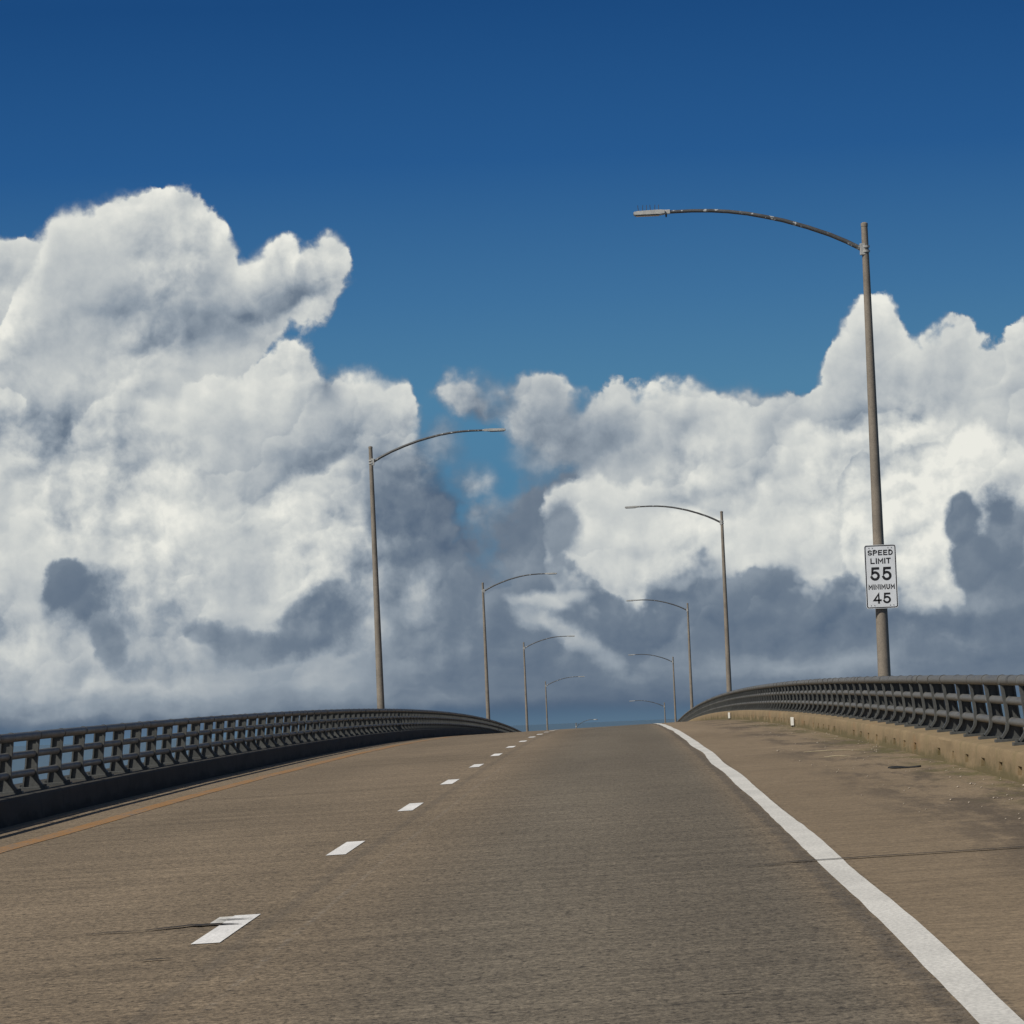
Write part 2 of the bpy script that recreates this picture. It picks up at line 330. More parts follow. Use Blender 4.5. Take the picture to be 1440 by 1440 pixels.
def road_material():
    m, g, b = mat('weathered_road_concrete', 0.88, 0, 0.3)
    P = wcoords(g); s = g.n('ShaderNodeSeparateXYZ'); g.put(s.inputs[0], P); x, y = s.outputs[0], s.outputs[1]
    big = g.noise(g.v('MULTIPLY', P, (0.35, 0.05, 0)), 1.0, 4, 0.6)
    band = g.noise(g.v('MULTIPLY', P, (0.16, 1.7, 0)), 1.0, 5, 0.6)          # broom-drag bands across the lane
    fine = g.noise(g.v('MULTIPLY', P, (20, 10, 0)), 1.0, 4, 0.7)
    grain = g.noise(g.v('MULTIPLY', P, (55, 20, 0)), 1.0, 2, 0.6)
    mid = g.noise(g.v('MULTIPLY', P, (4, 5, 0)), 1.0, 5, 0.7)
    streak = g.noise(g.v('MULTIPLY', P, (1.3, 9, 0)), 1.0, 4, 0.6)
    lane = g.mul(g.step(x, -1.9, -0.6), g.step(x, 1.25, 0.8))               # traffic-greyed right lane
    sh = g.step(x, 1.38, 1.42)                                              # shoulder
    wob = g.mad(g.sub(band, 0.5), 0.5, x)
    wheel = g.add(g.mul(g.step(g.m('ABSOLUTE', g.sub(wob, -1.25)), 0.65, 0.1), 1.0), g.step(g.m('ABSOLUTE', g.sub(wob, 0.45)), 0.65, 0.1))
    wheel = g.add(wheel, g.mul(g.step(g.m('ABSOLUTE', g.sub(wob, -4.7)), 0.7, 0.1), 0.5))
    left = g.ramp(big, [(0.3, C(0.176, 0.137, 0.091)), (0.7, C(0.226, 0.175, 0.117))])
    grey = g.ramp(big, [(0.3, C(0.134, 0.113, 0.083)), (0.7, C(0.168, 0.142, 0.104))])
    shc = g.ramp(big, [(0.3, C(0.182, 0.138, 0.088)), (0.7, C(0.242, 0.185, 0.120))])
    col = g.mixc(lane, left, grey); col = g.mixc(sh, col, shc)
    # grime: dark patches on the shoulder, moss towards the kerb
    pn = g.noise(g.v('MULTIPLY', P, (0.9, 0.11, 0)), 1.0, 7, 0.72)
    dirt = g.mul(g.mul(sh, g.step(x, 1.7, 2.9)), g.step(pn, 0.46, 0.62))
    col = g.mixc(g.mul(dirt, 0.72), col, C(0.070, 0.055, 0.040))
    moss = g.mul(g.step(g.mad(g.sub(pn, 0.5), 1.4, x), 3.05, 3.75), g.step(g.noise(g.v('MULTIPLY', P, (1.6, 0.5, 0)), 1.0, 5, 0.7), 0.40, 0.62))
    col = g.mixc(g.mul(moss, 0.85), col, C(0.105, 0.095, 0.035))
    lite = g.mul(g.mul(sh, g.step(x, 1.9, 3.0)), g.step(g.noise(g.v('MULTIPLY', P, (0.8, 2.2, 3)), 1.0, 6, 0.75), 0.64, 0.72))
    col = g.mixc(g.mul(lite, 0.45), col, C(0.33, 0.28, 0.22))
    # seam beside the dashed line and dark seam against the edge line
    sw = g.mad(g.sub(g.noise(g.v('MULTIPLY', P, (0, 0.9, 0)), 1.0, 4, 0.7), 0.5), 0.16, x)
    seam = g.mul(g.step(g.m('ABSOLUTE', g.sub(sw, -2.05)), 0.08, 0.02), g.step(fine, 0.30, 0.62))
    col = g.mixc(g.mul(seam, 0.36), col, C(0.075, 0.068, 0.058))
    seam2 = g.step(g.m('ABSOLUTE', g.sub(x, -1.80)), 0.03, 0.008)
    col = g.mixc(g.mul(seam2, g.step(streak, 0.4, 0.7, 0.0, 0.45)), col, C(0.26, 0.23, 0.19))
    seam3 = g.mul(g.step(g.m('ABSOLUTE', g.sub(sw, 1.18)), 0.09, 0.02), g.step(fine, 0.25, 0.6))
    col = g.mixc(g.mul(seam3, 0.6), col, C(0.060, 0.056, 0.050))
    # gutter beyond the yellow line
    # tyre darkening and drag bands
    k = g.mad(wheel, -0.07, 1.03)
    k = g.mul(k, g.mix(g.mix(sh, 1.0, 0.45), 1.0, g.step(band, 0.25, 0.75, 0.80, 1.17, 'LINEAR')))
    k = g.mul(k, g.step(streak, 0.25, 0.75, 0.86, 1.12, 'LINEAR'))
    k = g.mul(k, g.step(mid, 0.3, 0.7, 0.86, 1.12, 'LINEAR'))
    k = g.mul(k, g.mix(sh, g.step(fine, 0.32, 0.62, 0.66, 1.16, 'LINEAR'), g.step(fine, 0.3, 0.62, 0.80, 1.10, 'LINEAR')))
    k = g.mul(k, g.mix(sh, g.step(grain, 0.3, 0.7, 0.74, 1.22, 'LINEAR'), g.step(grain, 0.3, 0.7, 0.86, 1.12, 'LINEAR')))
    fleck = g.step(g.noise(g.v('MULTIPLY', P, (26, 11, 3)), 1.0, 3, 0.6), 0.57, 0.66)
    k = g.mul(k, g.mad(g.mul(fleck, g.mad(sh, -0.65, 1.0)), -0.42, 1.03))
    pit = g.step(g.noise(g.v('MULTIPLY', P, (17, 9, 2)), 1.0, 4, 0.65), 0.60, 0.66)
    k = g.mul(k, g.mad(g.mul(pit, g.mad(sh, -0.6, 1.0)), -0.5, 1.0))
    # transverse contraction joints in the shoulder every twelve metres
    col = g.vscale(col, k)
    g.put(b.inputs['Base Color'], col)
    h = g.add(g.mul(fine, 1.0), g.mul(streak, 0.6))
    bump(g, b, g.mul(h, g.mix(sh, 1.0, 0.45)), 0.6, 0.012)
    return m
def paint_material(name, c, wear, bg):
    m, g, b = mat(name, 0.6, 0, 0.4)
    P = wcoords(g)
    n = g.noise(g.v('MULTIPLY', P, (10, 7, 0)), 1.0, 6, 0.72)
    n2 = g.noise(g.v('MULTIPLY', P, (1.5, 0.5, 0)), 1.0, 3, 0.6)
    w = g.step(g.mad(g.sub(n2, 0.5), 0.5, n), wear-0.07, wear+0.07)
    tint = g.step(n2, 0.3, 0.7, 0.88, 1.04)
    gr = g.noise(g.v('MULTIPLY', P, (45, 18, 0)), 1.0, 2, 0.6)
    g.put(b.inputs['Base Color'], g.mixc(w, g.vscale(c[:3], g.mul(tint, g.step(gr, 0.3, 0.7, 0.86, 1.1))), bg)); bump(g, b, n, 0.4, 0.004)
    return m
def parapet_material(name, base, moss):
    m, g, b = mat(name, 0.9, 0, 0.25)
    P = wcoords(g)
    a = g.noise(g.v('MULTIPLY', P, (2.0, 0.6, 3.0)), 1.0, 6, 0.65, dim='3D')
    st = g.noise(g.v('MULTIPLY', P, (4.0, 2.4, 0.5)), 1.0, 5, 0.65, dim='3D')
    f = g.noise(g.v('MULTIPLY', P, (30, 30, 30)), 1.0, 4, 0.65, dim='3D')
    col = g.ramp(a, [(0.25, C(*[v*0.72 for v in base])), (0.5, C(*base)), (0.8, C(*[v*1.22 for v in base]))])
    col = g.mixc(g.mul(g.step(st, 0.5, 0.68), 0.55), col, C(*moss))
    rust = g.step(g.noise(g.v('MULTIPLY', P, (1, 0.35, 1)), 1.0, 4, 0.6, dim='3D'), 0.58, 0.70)
    col = g.mixc(g.mul(rust, 0.35), col, C(base[0]*1.25, base[1]*0.86, base[2]*0.68))
    col = g.vscale(col, g.step(f, 0.3, 0.7, 0.84, 1.12, 'LINEAR'))
    at = g.n('ShaderNodeAttribute', attribute_name='height').outputs['Fac']
    g1 = g.step(g.mad(g.sub(a, 0.5), 0.45, g.mad(g.sub(st, 0.5), 0.25, at)), 0.13, 0.02)
    col = g.mixc(g.mul(g1, 0.75), col, C(moss[0]*0.62, moss[1]*0.66, moss[2]*0.6))
    g.put(b.inputs['Base Color'], col); bump(g, b, g.add(f, a), 0.5, 0.006)
    return m
def metal_material(name, base, metal=0.35, rough=0.55, spots=0.0, spot=(0.5,0.5,0.5), sc=1.0):
    m, g, b = mat(name, rough, metal, 0.5)
    P = wcoords(g)
    a = g.noise(P, 2.2*sc, 5, 0.65, dim='3D'); f = g.noise(P, 38*sc, 4, 0.6, dim='3D')
    col = g.ramp(a, [(0.3, C(*[v*0.76 for v in base])), (0.7, C(*[v*1.2 for v in base]))])
    col = g.vscale(col, g.step(f, 0.3, 0.7, 0.80, 1.16, 'LINEAR'))
    if spots: col = g.mixc(g.step(g.noise(P, 11*sc, 4, 0.6, dim='3D'), spots, spots+0.05), col, C(*spot))
    g.put(b.inputs['Base Color'], col); g.put(b.inputs['Roughness'], g.step(a, 0.3, 0.7, rough-0.08, rough+0.12))
    bump(g, b, f, 0.3, 0.003)
    return m
def plain(name, c, rough=0.6, metal=0.0, vary=0.12, sc=8):
    m, g, b = mat(name, rough, metal, 0.4)
    n = g.noise(wcoords(g), sc, 4, 0.6, dim='3D')
    g.put(b.inputs['Base Color'], g.vscale(c, g.step(n, 0.3, 0.7, 1-vary, 1+vary))); return m

# ------------------------------------------------------------------ setting
def build_road():
    m = road_material(); bm = bmesh.new()
    us = [-8.35, -8.34, -7.6, FACE_L, -6.4, -5.0, -3.6, -2.2, -0.9, 0.5, 1.4, 2.6, FACE_R, 4.6, 5.49, 5.5]
    ys = [-60+i*2 for i in range(30)]+[i*1.0 for i in range(0, 330)]+[330+i*5 for i in range(0, 130)]
    rows = []
    for y in ys:
        r = []
        for u in us:
            dz = 0.010*(mnoise.noise(Vector((u*0.12, y*0.07, 3)))) if y > -10 else 0
            r.append(bm.verts.new((u, y, zr(u, y)+dz)))
        rows.append(r)
    for i in range(len(ys)-1):
        for j in range(len(us)-1):
            bm.faces.new([rows[i][j], rows[i][j+1], rows[i+1][j+1], rows[i+1][j]])
    # edge beams and soffit of the deck
    for i in range(len(ys)-1):
        y0, y1 = ys[i], ys[i+1]
    low = []
    for i, y in enumerate(ys):
        low.append((bm.verts.new((us[0], y, zr(us[0], y)-0.9)), bm.verts.new((us[-1], y, zr(us[-1], y)-0.9))))
    for i in range(len(ys)-1):
        bm.faces.new([low[i][0], rows[i][0], rows[i+1][0], low[i+1][0]])
        bm.faces.new([rows[i][-1], low[i][1], low[i+1][1], rows[i+1][-1]])
        bm.faces.new([low[i][1], low[i][0], low[i+1][0], low[i+1][1]])
    bm.faces.new([low[0][0], low[0][1]]+list(reversed(rows[0]))); bm.faces.new([low[-1][1], low[-1][0]]+rows[-1])
    return tag(link('road', bm, m, smooth=False), kind='structure', label='brown grey concrete bridge roadway climbing to a crest')
def surf(u, y): return zr(u, y)+0.010*mnoise.noise(Vector((u*0.12, y*0.07, 3)))+0.004
def strip(bm, uf, wf, y0, y1, dy, lift=0.0):
    """paint laid on the road: centre uf(y), half width wf(y)"""
    n = max(1, int(round((y1-y0)/dy))); prev = None
    for i in range(n+1):
        y = y0+(y1-y0)*i/n; u, w = uf(y), wf(y)
        cur = [bm.verts.new((q, y, surf(q, y)+lift)) for q in (u-w, u, u+w)]
        if prev:
            for k in range(2): bm.faces.new([prev[k], prev[k+1], cur[k+1], cur[k]])
        prev = cur
def build_markings(road):
    white = paint_material('white_road_paint', (0.64, 0.625, 0.575), 0.76, C(0.20, 0.18, 0.15))
    yellow = paint_material('worn_yellow_paint', (0.33, 0.175, 0.055), 0.56, C(0.185, 0.145, 0.10))
    tar = plain('dark_crack', (0.018, 0.016, 0.014), 0.9, sc=20)
    tape = paint_material('bright_marking_tape', (0.80, 0.79, 0.76), 0.95, C(0.3, 0.3, 0.3))
    bm = bmesh.new()
    wob = lambda y, k: 0.034*mnoise.noise(Vector((k, y*0.10, 0)))+0.005*mnoise.noise(Vector((k, y*0.9, 5)))
    strip(bm, lambda y: EDGE_U+wob(y, 1.0), lambda y: 0.082+0.5*wob(y, 7.0), -20, 330, 0.25)
    link('edge_line', bm, white, road)
    bm = bmesh.new()
    strip(bm, lambda y: YEL_U+wob(y, 3.0), lambda y: 0.125+0.8*wob(y, 9.0), -20, 330, 0.25)
    link('median_line', bm, yellow, road)
    for k in range(-2, 22):
        y0 = 25.857+12.19*k; bm = bmesh.new(); j = random.uniform(-0.01, 0.01)
        strip(bm, lambda y: DASH_U+j, lambda y: 0.078, y0+0.06, y0+3.05, 0.25)
        link('lane_dash', bm, tape, road)
    # older dash peeking out beside the first one
    bm = bmesh.new(); strip(bm, lambda y: DASH_U-0.10, lambda y: 0.06, 28.15, 28.86, 0.2, -0.002); link('paint_remnant', bm, white, road)
    def crack(pts, w, lift=0.006, even=False):
        bm = bmesh.new(); prev = None
        n = len(pts)
        for i, (u, y) in enumerate(pts):
            hw = w*(0.35+0.9*abs(mnoise.noise(Vector((u*3.1, y*2.0, 1))))) if not even else w*(0.5+0.12*mnoise.noise(Vector((u*5, 0, 1))))
            if i in (0, n-1): hw *= 0.15
            cur = (bm.verts.new((u, y-hw, surf(u, y-hw)+lift)), bm.verts.new((u, y+hw, surf(u, y+hw)+lift)))
            if prev: bm.faces.new([prev[0], cur[0], cur[1], prev[1]])
            prev = cur
        link('crack', bm, tar, road)
    def wander(u0, u1, y0, amp, step=0.06, k=0.0):
        n = int(abs(u1-u0)/step); return [(u0+(u1-u0)*i/n, y0+amp*mnoise.noise(Vector((i*0.13, k, 0)))+amp*0.3*mnoise.noise(Vector((i*0.9, k, 4)))) for i in range(n+1)]
    crack(wander(1.02, FACE_R-0.01, 31.5, 0.03, k=2), 0.085, even=True)
    crack(wander(0.72, 1.05, 31.15, 0.25, k=5), 0.040)
    crack(wander(-2.20, -2.75, 27.75, 0.3, k=1), 0.11)
    crack(wander(-2.75, -3.1, 27.6, 0.3, k=7), 0.04)
    crack(wander(-2.18, -2.40, 28.35, 0.1, k=9), 0.07)
    crack(wander(-3.45, -3.62, 26.0, 0.1, k=3), 0.08)
    crack(wander(0.32, 0.52, 19.6, 0.08, k=3), 0.03)
    crack(wander(-2.3, -2.5, 24.6, 0.06, k=11), 0.05)
    for y in (68.5,): crack(wander(1.5, FACE_R-0.01, y, 0.05, k=y), 0.03)
    for y in (62.0, 90.0): crack(wander(-6.0, -2.6, y, 0.2, k=y), 0.03)

def build_parapet(side):
    s = 1 if side == 'R' else -1
    face = FACE_R if s > 0 else FACE_L; H = PAR_R if s > 0 else PAR_L
    base = (0.235, 0.176, 0.102) if s > 0 else (0.055, 0.052, 0.045)  # left concrete and its stain tones blackened: the face's shade put into the colour
    m = parapet_material('tan_parapet_concrete' if s > 0 else 'shade_toned_parapet_concrete', base, (0.17, 0.14, 0.07) if s > 0 else (0.02, 0.02, 0.018))
    # profile from the road up over the top and down the outer face: (outward distance, height)
    prof = [(0.0, -0.05), (0.004, 0.06), (0.008, 0.15), (0.012, H-0.03), (0.03, H-0.006), (0.06, H), (0.6, H+0.012), (1.16, H+0.015), (1.18, H-0.01), (1.18, -0.6)]
    ys = set([-20.0])
    y = -20.0
    while y < 860: ys.add(round(y, 3)); y += (2.0 if y < 330 else 10.0)
    holes = []
    if s > 0:
        k = -12
        while 52.06+2.344*k < 200:
            if (k % 9) != 4: holes.append(51.3+2.344*k)
            k += 1
    for h in holes: ys.add(round(h-0.24, 3)); ys.add(round(h+0.24, 3))
    ys = sorted(ys); bm = bmesh.new(); rows = []; lay = bm.verts.layers.float.new('height')
    def hv(z, w, v): v[lay] = z if w < 0.1 else 1.0; return v
    for y in ys:
        rows.append([hv(z, w, bm.verts.new((face+s*(w+0.006*mnoise.noise(Vector((y*0.2, z*3, s)))), y, zr(face+s*w, y)+z))) for w, z in prof])
    hs = {round(h-0.24, 3) for h in holes}
    for i in range(len(ys)-1):
        for j in range(len(prof)-1):
            a, b, c, d = rows[i][j], rows[i][j+1], rows[i+1][j+1], rows[i+1][j]
            if j == 1 and ys[i] in hs:      # a drain slot let into the face
                q = [bm.verts.new((v.co.x+s*0.30, v.co.y, v.co.z)) for v in (a, b, c, d)]
                for p in range(4): bm.faces.new([(a,b,c,d)[p], (a,b,c,d)[(p+1)%4], q[(p+1)%4], q[p]])
                bm.faces.new(q)
            else: bm.faces.new([a, b, c, d])
    bmesh.ops.recalc_face_normals(bm, faces=bm.faces)
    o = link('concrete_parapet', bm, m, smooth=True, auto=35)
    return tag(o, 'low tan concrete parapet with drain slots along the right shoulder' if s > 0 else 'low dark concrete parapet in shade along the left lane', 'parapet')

# ------------------------------------------------------------------ railing
TUBE_Z = (0.65, 0.43, 0.205); TUBE_W = (0.0, 0.060, 0.080); TUBE_R = (0.054, 0.044, 0.044)
def build_railing(side, alu, alu2, ringm):
    s = 1 if side == 'R' else -1
    uc = 4.10 if s > 0 else -7.12; H = (PAR_R if s > 0 else PAR_L)+0.012
    y0 = 52.06 if s > 0 else 56.9
    POST_S = 2.344 if s > 0 else 2.548
    root = empty('bridge_railing', (uc, 32, zr(uc, 32)+H))
    tag(root, 'three tube grey metal railing on the tan right parapet' if s > 0 else 'three tube grey metal railing on the dark left parapet', 'railing')
    off = -Vector(root.location)
    for q in range(3):
        bm = bmesh.new(); pts = []
        y = 31.6
        while y < 430: pts.append((uc+s*TUBE_W[q], y, zr(uc, y)+H+TUBE_Z[q])); y += 2.67/2 if y < 200 else 5.0
        tube(bm, pts, TUBE_R[q], 18)
        bmesh.ops.translate(bm, vec=off, verts=bm.verts)
        link('rail_tube', bm, alu, root, smooth=True, auto=40)
    for n in range(6):
        sl = bmesh.new(); y = y0+POST_S*(-7.5+7*n)
        tube(sl, [Vector((uc, y+k, zr(uc, y+k)+H+TUBE_Z[0]))+off for k in (-0.11, 0.11)], TUBE_R[0]+0.004, 16)
        link('splice_sleeve', sl, ringm, root, smooth=True, auto=40)
    # one cast post, facing the road at -w (w grows away from the road)
    def lerp(tab, z):
        for (a, b), (c, d) in zip(tab, tab[1:]):
            if z <= c: return b+(d-b)*(z-a)/(c-a)
        return tab[-1][1]
    def inner(z): return lerp([(0, -0.065), (0.03, -0.040), (0.07, -0.008), (0.12, 0.022), (0.20, 0.036), (0.30, 0.030), (0.43, 0.014), (0.60, -0.010)], z)
    def outer(z): return lerp([(0, 0.20), (0.10, 0.185), (0.30, 0.150), (0.62, 0.115)], z)
    zs = [0.0, 0.015, 0.03, 0.05, 0.07, 0.095, 0.12, 0.16, 0.20, 0.25, 0.30, 0.36, 0.43, 0.50, 0.56, 0.612]
    post_bm = bmesh.new()
    web = [(inner(z), z) for z in zs]+[(outer(z), z) for z in reversed(zs)]
    prism(post_bm, [(s*a, b) for a, b in web], 'y', -0.010, 0.010)
    fl_in = [(inner(z)-0.018, z) for z in zs]+[(inner(z)+0.016, z) for z in reversed(zs)]
    prism(post_bm, [(s*a, b) for a, b in fl_in], 'y', -0.052, 0.052)
    fl_out = [(outer(z)-0.010, z) for z in zs]+[(outer(z)+0.010, z) for z in reversed(zs)]
    prism(post_bm, [(s*a, b) for a, b in fl_out], 'y', -0.050, 0.050)
    # saddle that carries the top tube
    sad = [(-0.040, 0.607), (0.13, 0.600), (0.132, 0.622), (0.055, 0.655), (0.045, 0.635), (-0.038, 0.625)]
    prism(post_bm, [(s*a, b) for a, b in sad], 'y', -0.045, 0.045)
    base_bm = bmesh.new(); box(base_bm, -0.11 if s > 0 else -0.25, 0.25 if s > 0 else 0.11, -0.10, 0.10, -0.012, 0.022, 0.004)
    for bx in (-0.07, 0.23):
        for by in (-0.07, 0.07): tube(base_bm, [(s*bx, by, 0.02), (s*bx, by, 0.05)], 0.014, 6)
    ring_bms = []
    for q in range(3):
        rb = bmesh.new(); r = TUBE_R[q]+(0.007 if q == 0 else 0.005); hw = 0.018 if q == 0 else 0.026
        tube(rb, [(s*TUBE_W[q], -hw, TUBE_Z[q]), (s*TUBE_W[q], hw, TUBE_Z[q])], r, 16); ring_bms.append(rb)
    p0 = link('rail_post', post_bm, alu2, root); parts = [link('base_plate', base_bm, alu2, p0)]
    for rb in ring_bms: parts.append(link('clamp_ring', rb, ringm, p0, smooth=True, auto=40))
    far = bmesh.new(); src = p0.data
    y = y0+POST_S*89
    while y < 425:
        b2 = bmesh.new(); b2.from_mesh(src); bmesh.ops.translate(b2, vec=Vector((uc, y, zr(uc, y)+H))+off, verts=b2.verts)
        tmp = bpy.data.meshes.new('rail_posts'); b2.to_mesh(tmp); b2.free(); far.from_mesh(tmp); bpy.data.meshes.remove(tmp); y += POST_S
    tag(link('rail_posts', far, alu2, root), kind='stuff')
    first = True
    for k in range(-10, 89):
        y = y0+POST_S*k
        if first: p = p0; first = False
        else:
            p = p0.copy(); COL.objects.link(p); p.parent = root
            for c in parts:
                d = c.copy(); COL.objects.link(d); d.parent = p
        p.location = Vector((uc, y, zr(uc, y)+H))+off
        p.rotation_euler = (math.atan(slope(y)), random.uniform(-0.012, 0.012), random.uniform(-0.02, 0.02))
    return root

# ------------------------------------------------------------------ lamps
def build_lamps(polem, armm, headm, glass, spikem, concm):
    def make(s):
        """s=-1: arm reaches to -X (a lamp on the right)"""
        root = empty('street_lamp', (0, 0, 0)); H = 9.30
        bm = bmesh.new(); zs = [-0.02, 0.5, 2, 4, 6, 8, 9.2, H]
        tube(bm, [(0, 0, z) for z in zs], [0.128-0.066*z/H for z in zs], 20, up=Vector((0,1,0)))
        link('pole', bm, polem, root, smooth=True, auto=40)
        bm = bmesh.new(); tube(bm, [(0,0,H-0.03), (0,0,H+0.03), (0,0,H+0.05)], [0.068, 0.068, 0.03], 16, up=Vector((0,1,0))); link('pole_cap', bm, polem, root, smooth=True, auto=40)
        bm = bmesh.new(); box(bm, -0.2, 0.2, -0.2, 0.2, -0.012, 0.03, 0.005)
        for a in (-0.15, 0.15):
            for c in (-0.15, 0.15): tube(bm, [(a, c, 0.03), (a, c, 0.09)], 0.022, 6)
        link('base_plate', bm, armm, root)
        za = H-0.47
        bm = bmesh.new()
        box(bm, s*0.055-0.05 if s > 0 else s*0.055-0.05, s*0.055+0.05, -0.07, 0.07, za-0.11, za+0.11, 0.006)
        tube(bm, [(0,0,za-0.06), (0,0,za-0.02)], 0.088, 16, up=Vector((0,1,0))); tube(bm, [(0,0,za+0.03), (0,0,za+0.07)], 0.086, 16, up=Vector((0,1,0)))
        link('arm_bracket', bm, headm, root)
        prof = [(0.06, 0.0), (0.35, 0.16), (0.67, 0.31), (1.1, 0.475), (1.56, 0.625), (1.9, 0.71), (2.24, 0.785), (2.6, 0.84), (2.92, 0.87), (3.3, 0.885), (3.84, 0.88)]
        bm = bmesh.new(); tube(bm, [(s*a, 0, za+b) for a, b in prof], [0.045-0.013*i/10 for i in range(11)], 14, up=Vector((0,1,0)))
        link('lamp_arm', bm, armm, root, smooth=True, auto=50)
        x0, zh = 3.74, za+0.885
        head = bmesh.new()
        # flat LED head: slab with rounded nose and finned top
        outl = [(3.82, zh-0.035), (3.90, zh-0.050), (4.40, zh-0.050), (4.43, zh-0.03), (4.425, zh+0.012), (4.36, zh+0.026), (3.98, zh+0.040), (3.86, zh+0.036), (3.82, zh+0.03)]
        prism(head, [(s*a, b) for a, b in outl], 'y', -0.14, 0.14)
        bmesh.ops.bevel(head, geom=[e for e in head.edges], offset=0.008, segments=2, affect='EDGES')
        h = link('lamp_head', head, headm, root)
        bm = bmesh.new(); box(bm, min(s*3.72, s*3.86), max(s*3.72, s*3.86), -0.045, 0.045, zh-0.04, zh+0.04, 0.008); link('collar', bm, headm, h)
        bm = bmesh.new(); box(bm, min(s*3.93, s*4.38), max(s*3.93, s*4.38), -0.11, 0.11, zh-0.064, zh-0.048, 0.003); link('lens', bm, glass, h)
        return root, h, zh
    proto = {}
    R0, RS = 93.49, 129.91
    lab_R = ['nearest tall street lamp on the right with the speed limit sign on its pole', 'second street lamp on the right, rising just past the end of the visible tan parapet',
             'third street lamp on the right, its foot hidden where the right railing ends', 'fourth street lamp on the right, thin pole rising behind the crest beside the edge line', 'farthest and faintest street lamp on the right, only its top showing over the crest']
    lab_L = ['nearest and tallest street lamp on the left, rising behind the dark railing', 'second street lamp on the left, rising near the far end of the left railing',
             'third street lamp on the left, standing alone beyond the end of the left railing', 'fourth street lamp on the left, short thin pole above the last white lane dashes', 'farthest lamp of all, only its arm and head peeping over the middle of the crest']
    # small corrections seen in the photograph: sideways shift and height of each far pole (their feet are behind the crest)
    adjR = [(-0.02, 0.06, 0), (-0.05, -0.08, 0), (0.15, -0.07, 0), (0.42, 0.08, 0), (0.6, -0.42, 3)]
    adjL = [(0.08, -0.04, 0), (0.06, -0.33, 0), (-0.13, -0.04, 0), (-0.33, 0.62, 0), (1.75, -0.10, 48)]
    for side, s, labs, adj, u0, o in (('R', -1, lab_R, adjR, 5.126, 0), ('L', 1, lab_L, adjL, -7.825, 0.5)):
        for k in range(5):
            y = R0+RS*(k+o); root, head, zh = make(s)
            H = (PAR_R if side == 'R' else PAR_L)+0.02
            u = u0+adj[k][0]
            root.location = (u, y, zr(u0, y)+H+adj[k][1])
            root.rotation_euler = (0, 0, -math.radians(adj[k][2]))
            tag(root, labs[k], 'street lamp', 'street lamps along both parapets')
            bm = bmesh.new(); e = 1.1 if k else 0.0
            box(bm, -0.26, 0.26, -0.3, 0.3, -0.9-abs(adj[k][1])-e, -0.013, 0.01)
            link('pedestal', bm, concm, root)
            if side == 'R' and k == 0:
                for i in range(6):
                    bm = bmesh.new(); x = -(3.94+0.078*i); lean = 0.012*math.sin(i*2.1)
                    tube(bm, [(x, 0, zh+0.03), (x+lean, 0.01, zh+0.15)], 0.006, 5); link('bird_spike', bm, spikem, head)
                b2 = bmesh.new(); tube(b2, [(-3.80, 0, zh-0.04), (-3.80, 0, zh-0.10)], [0.02, 0.014], 8, up=Vector((0,1,0))); link('latch', b2, spikem, head)

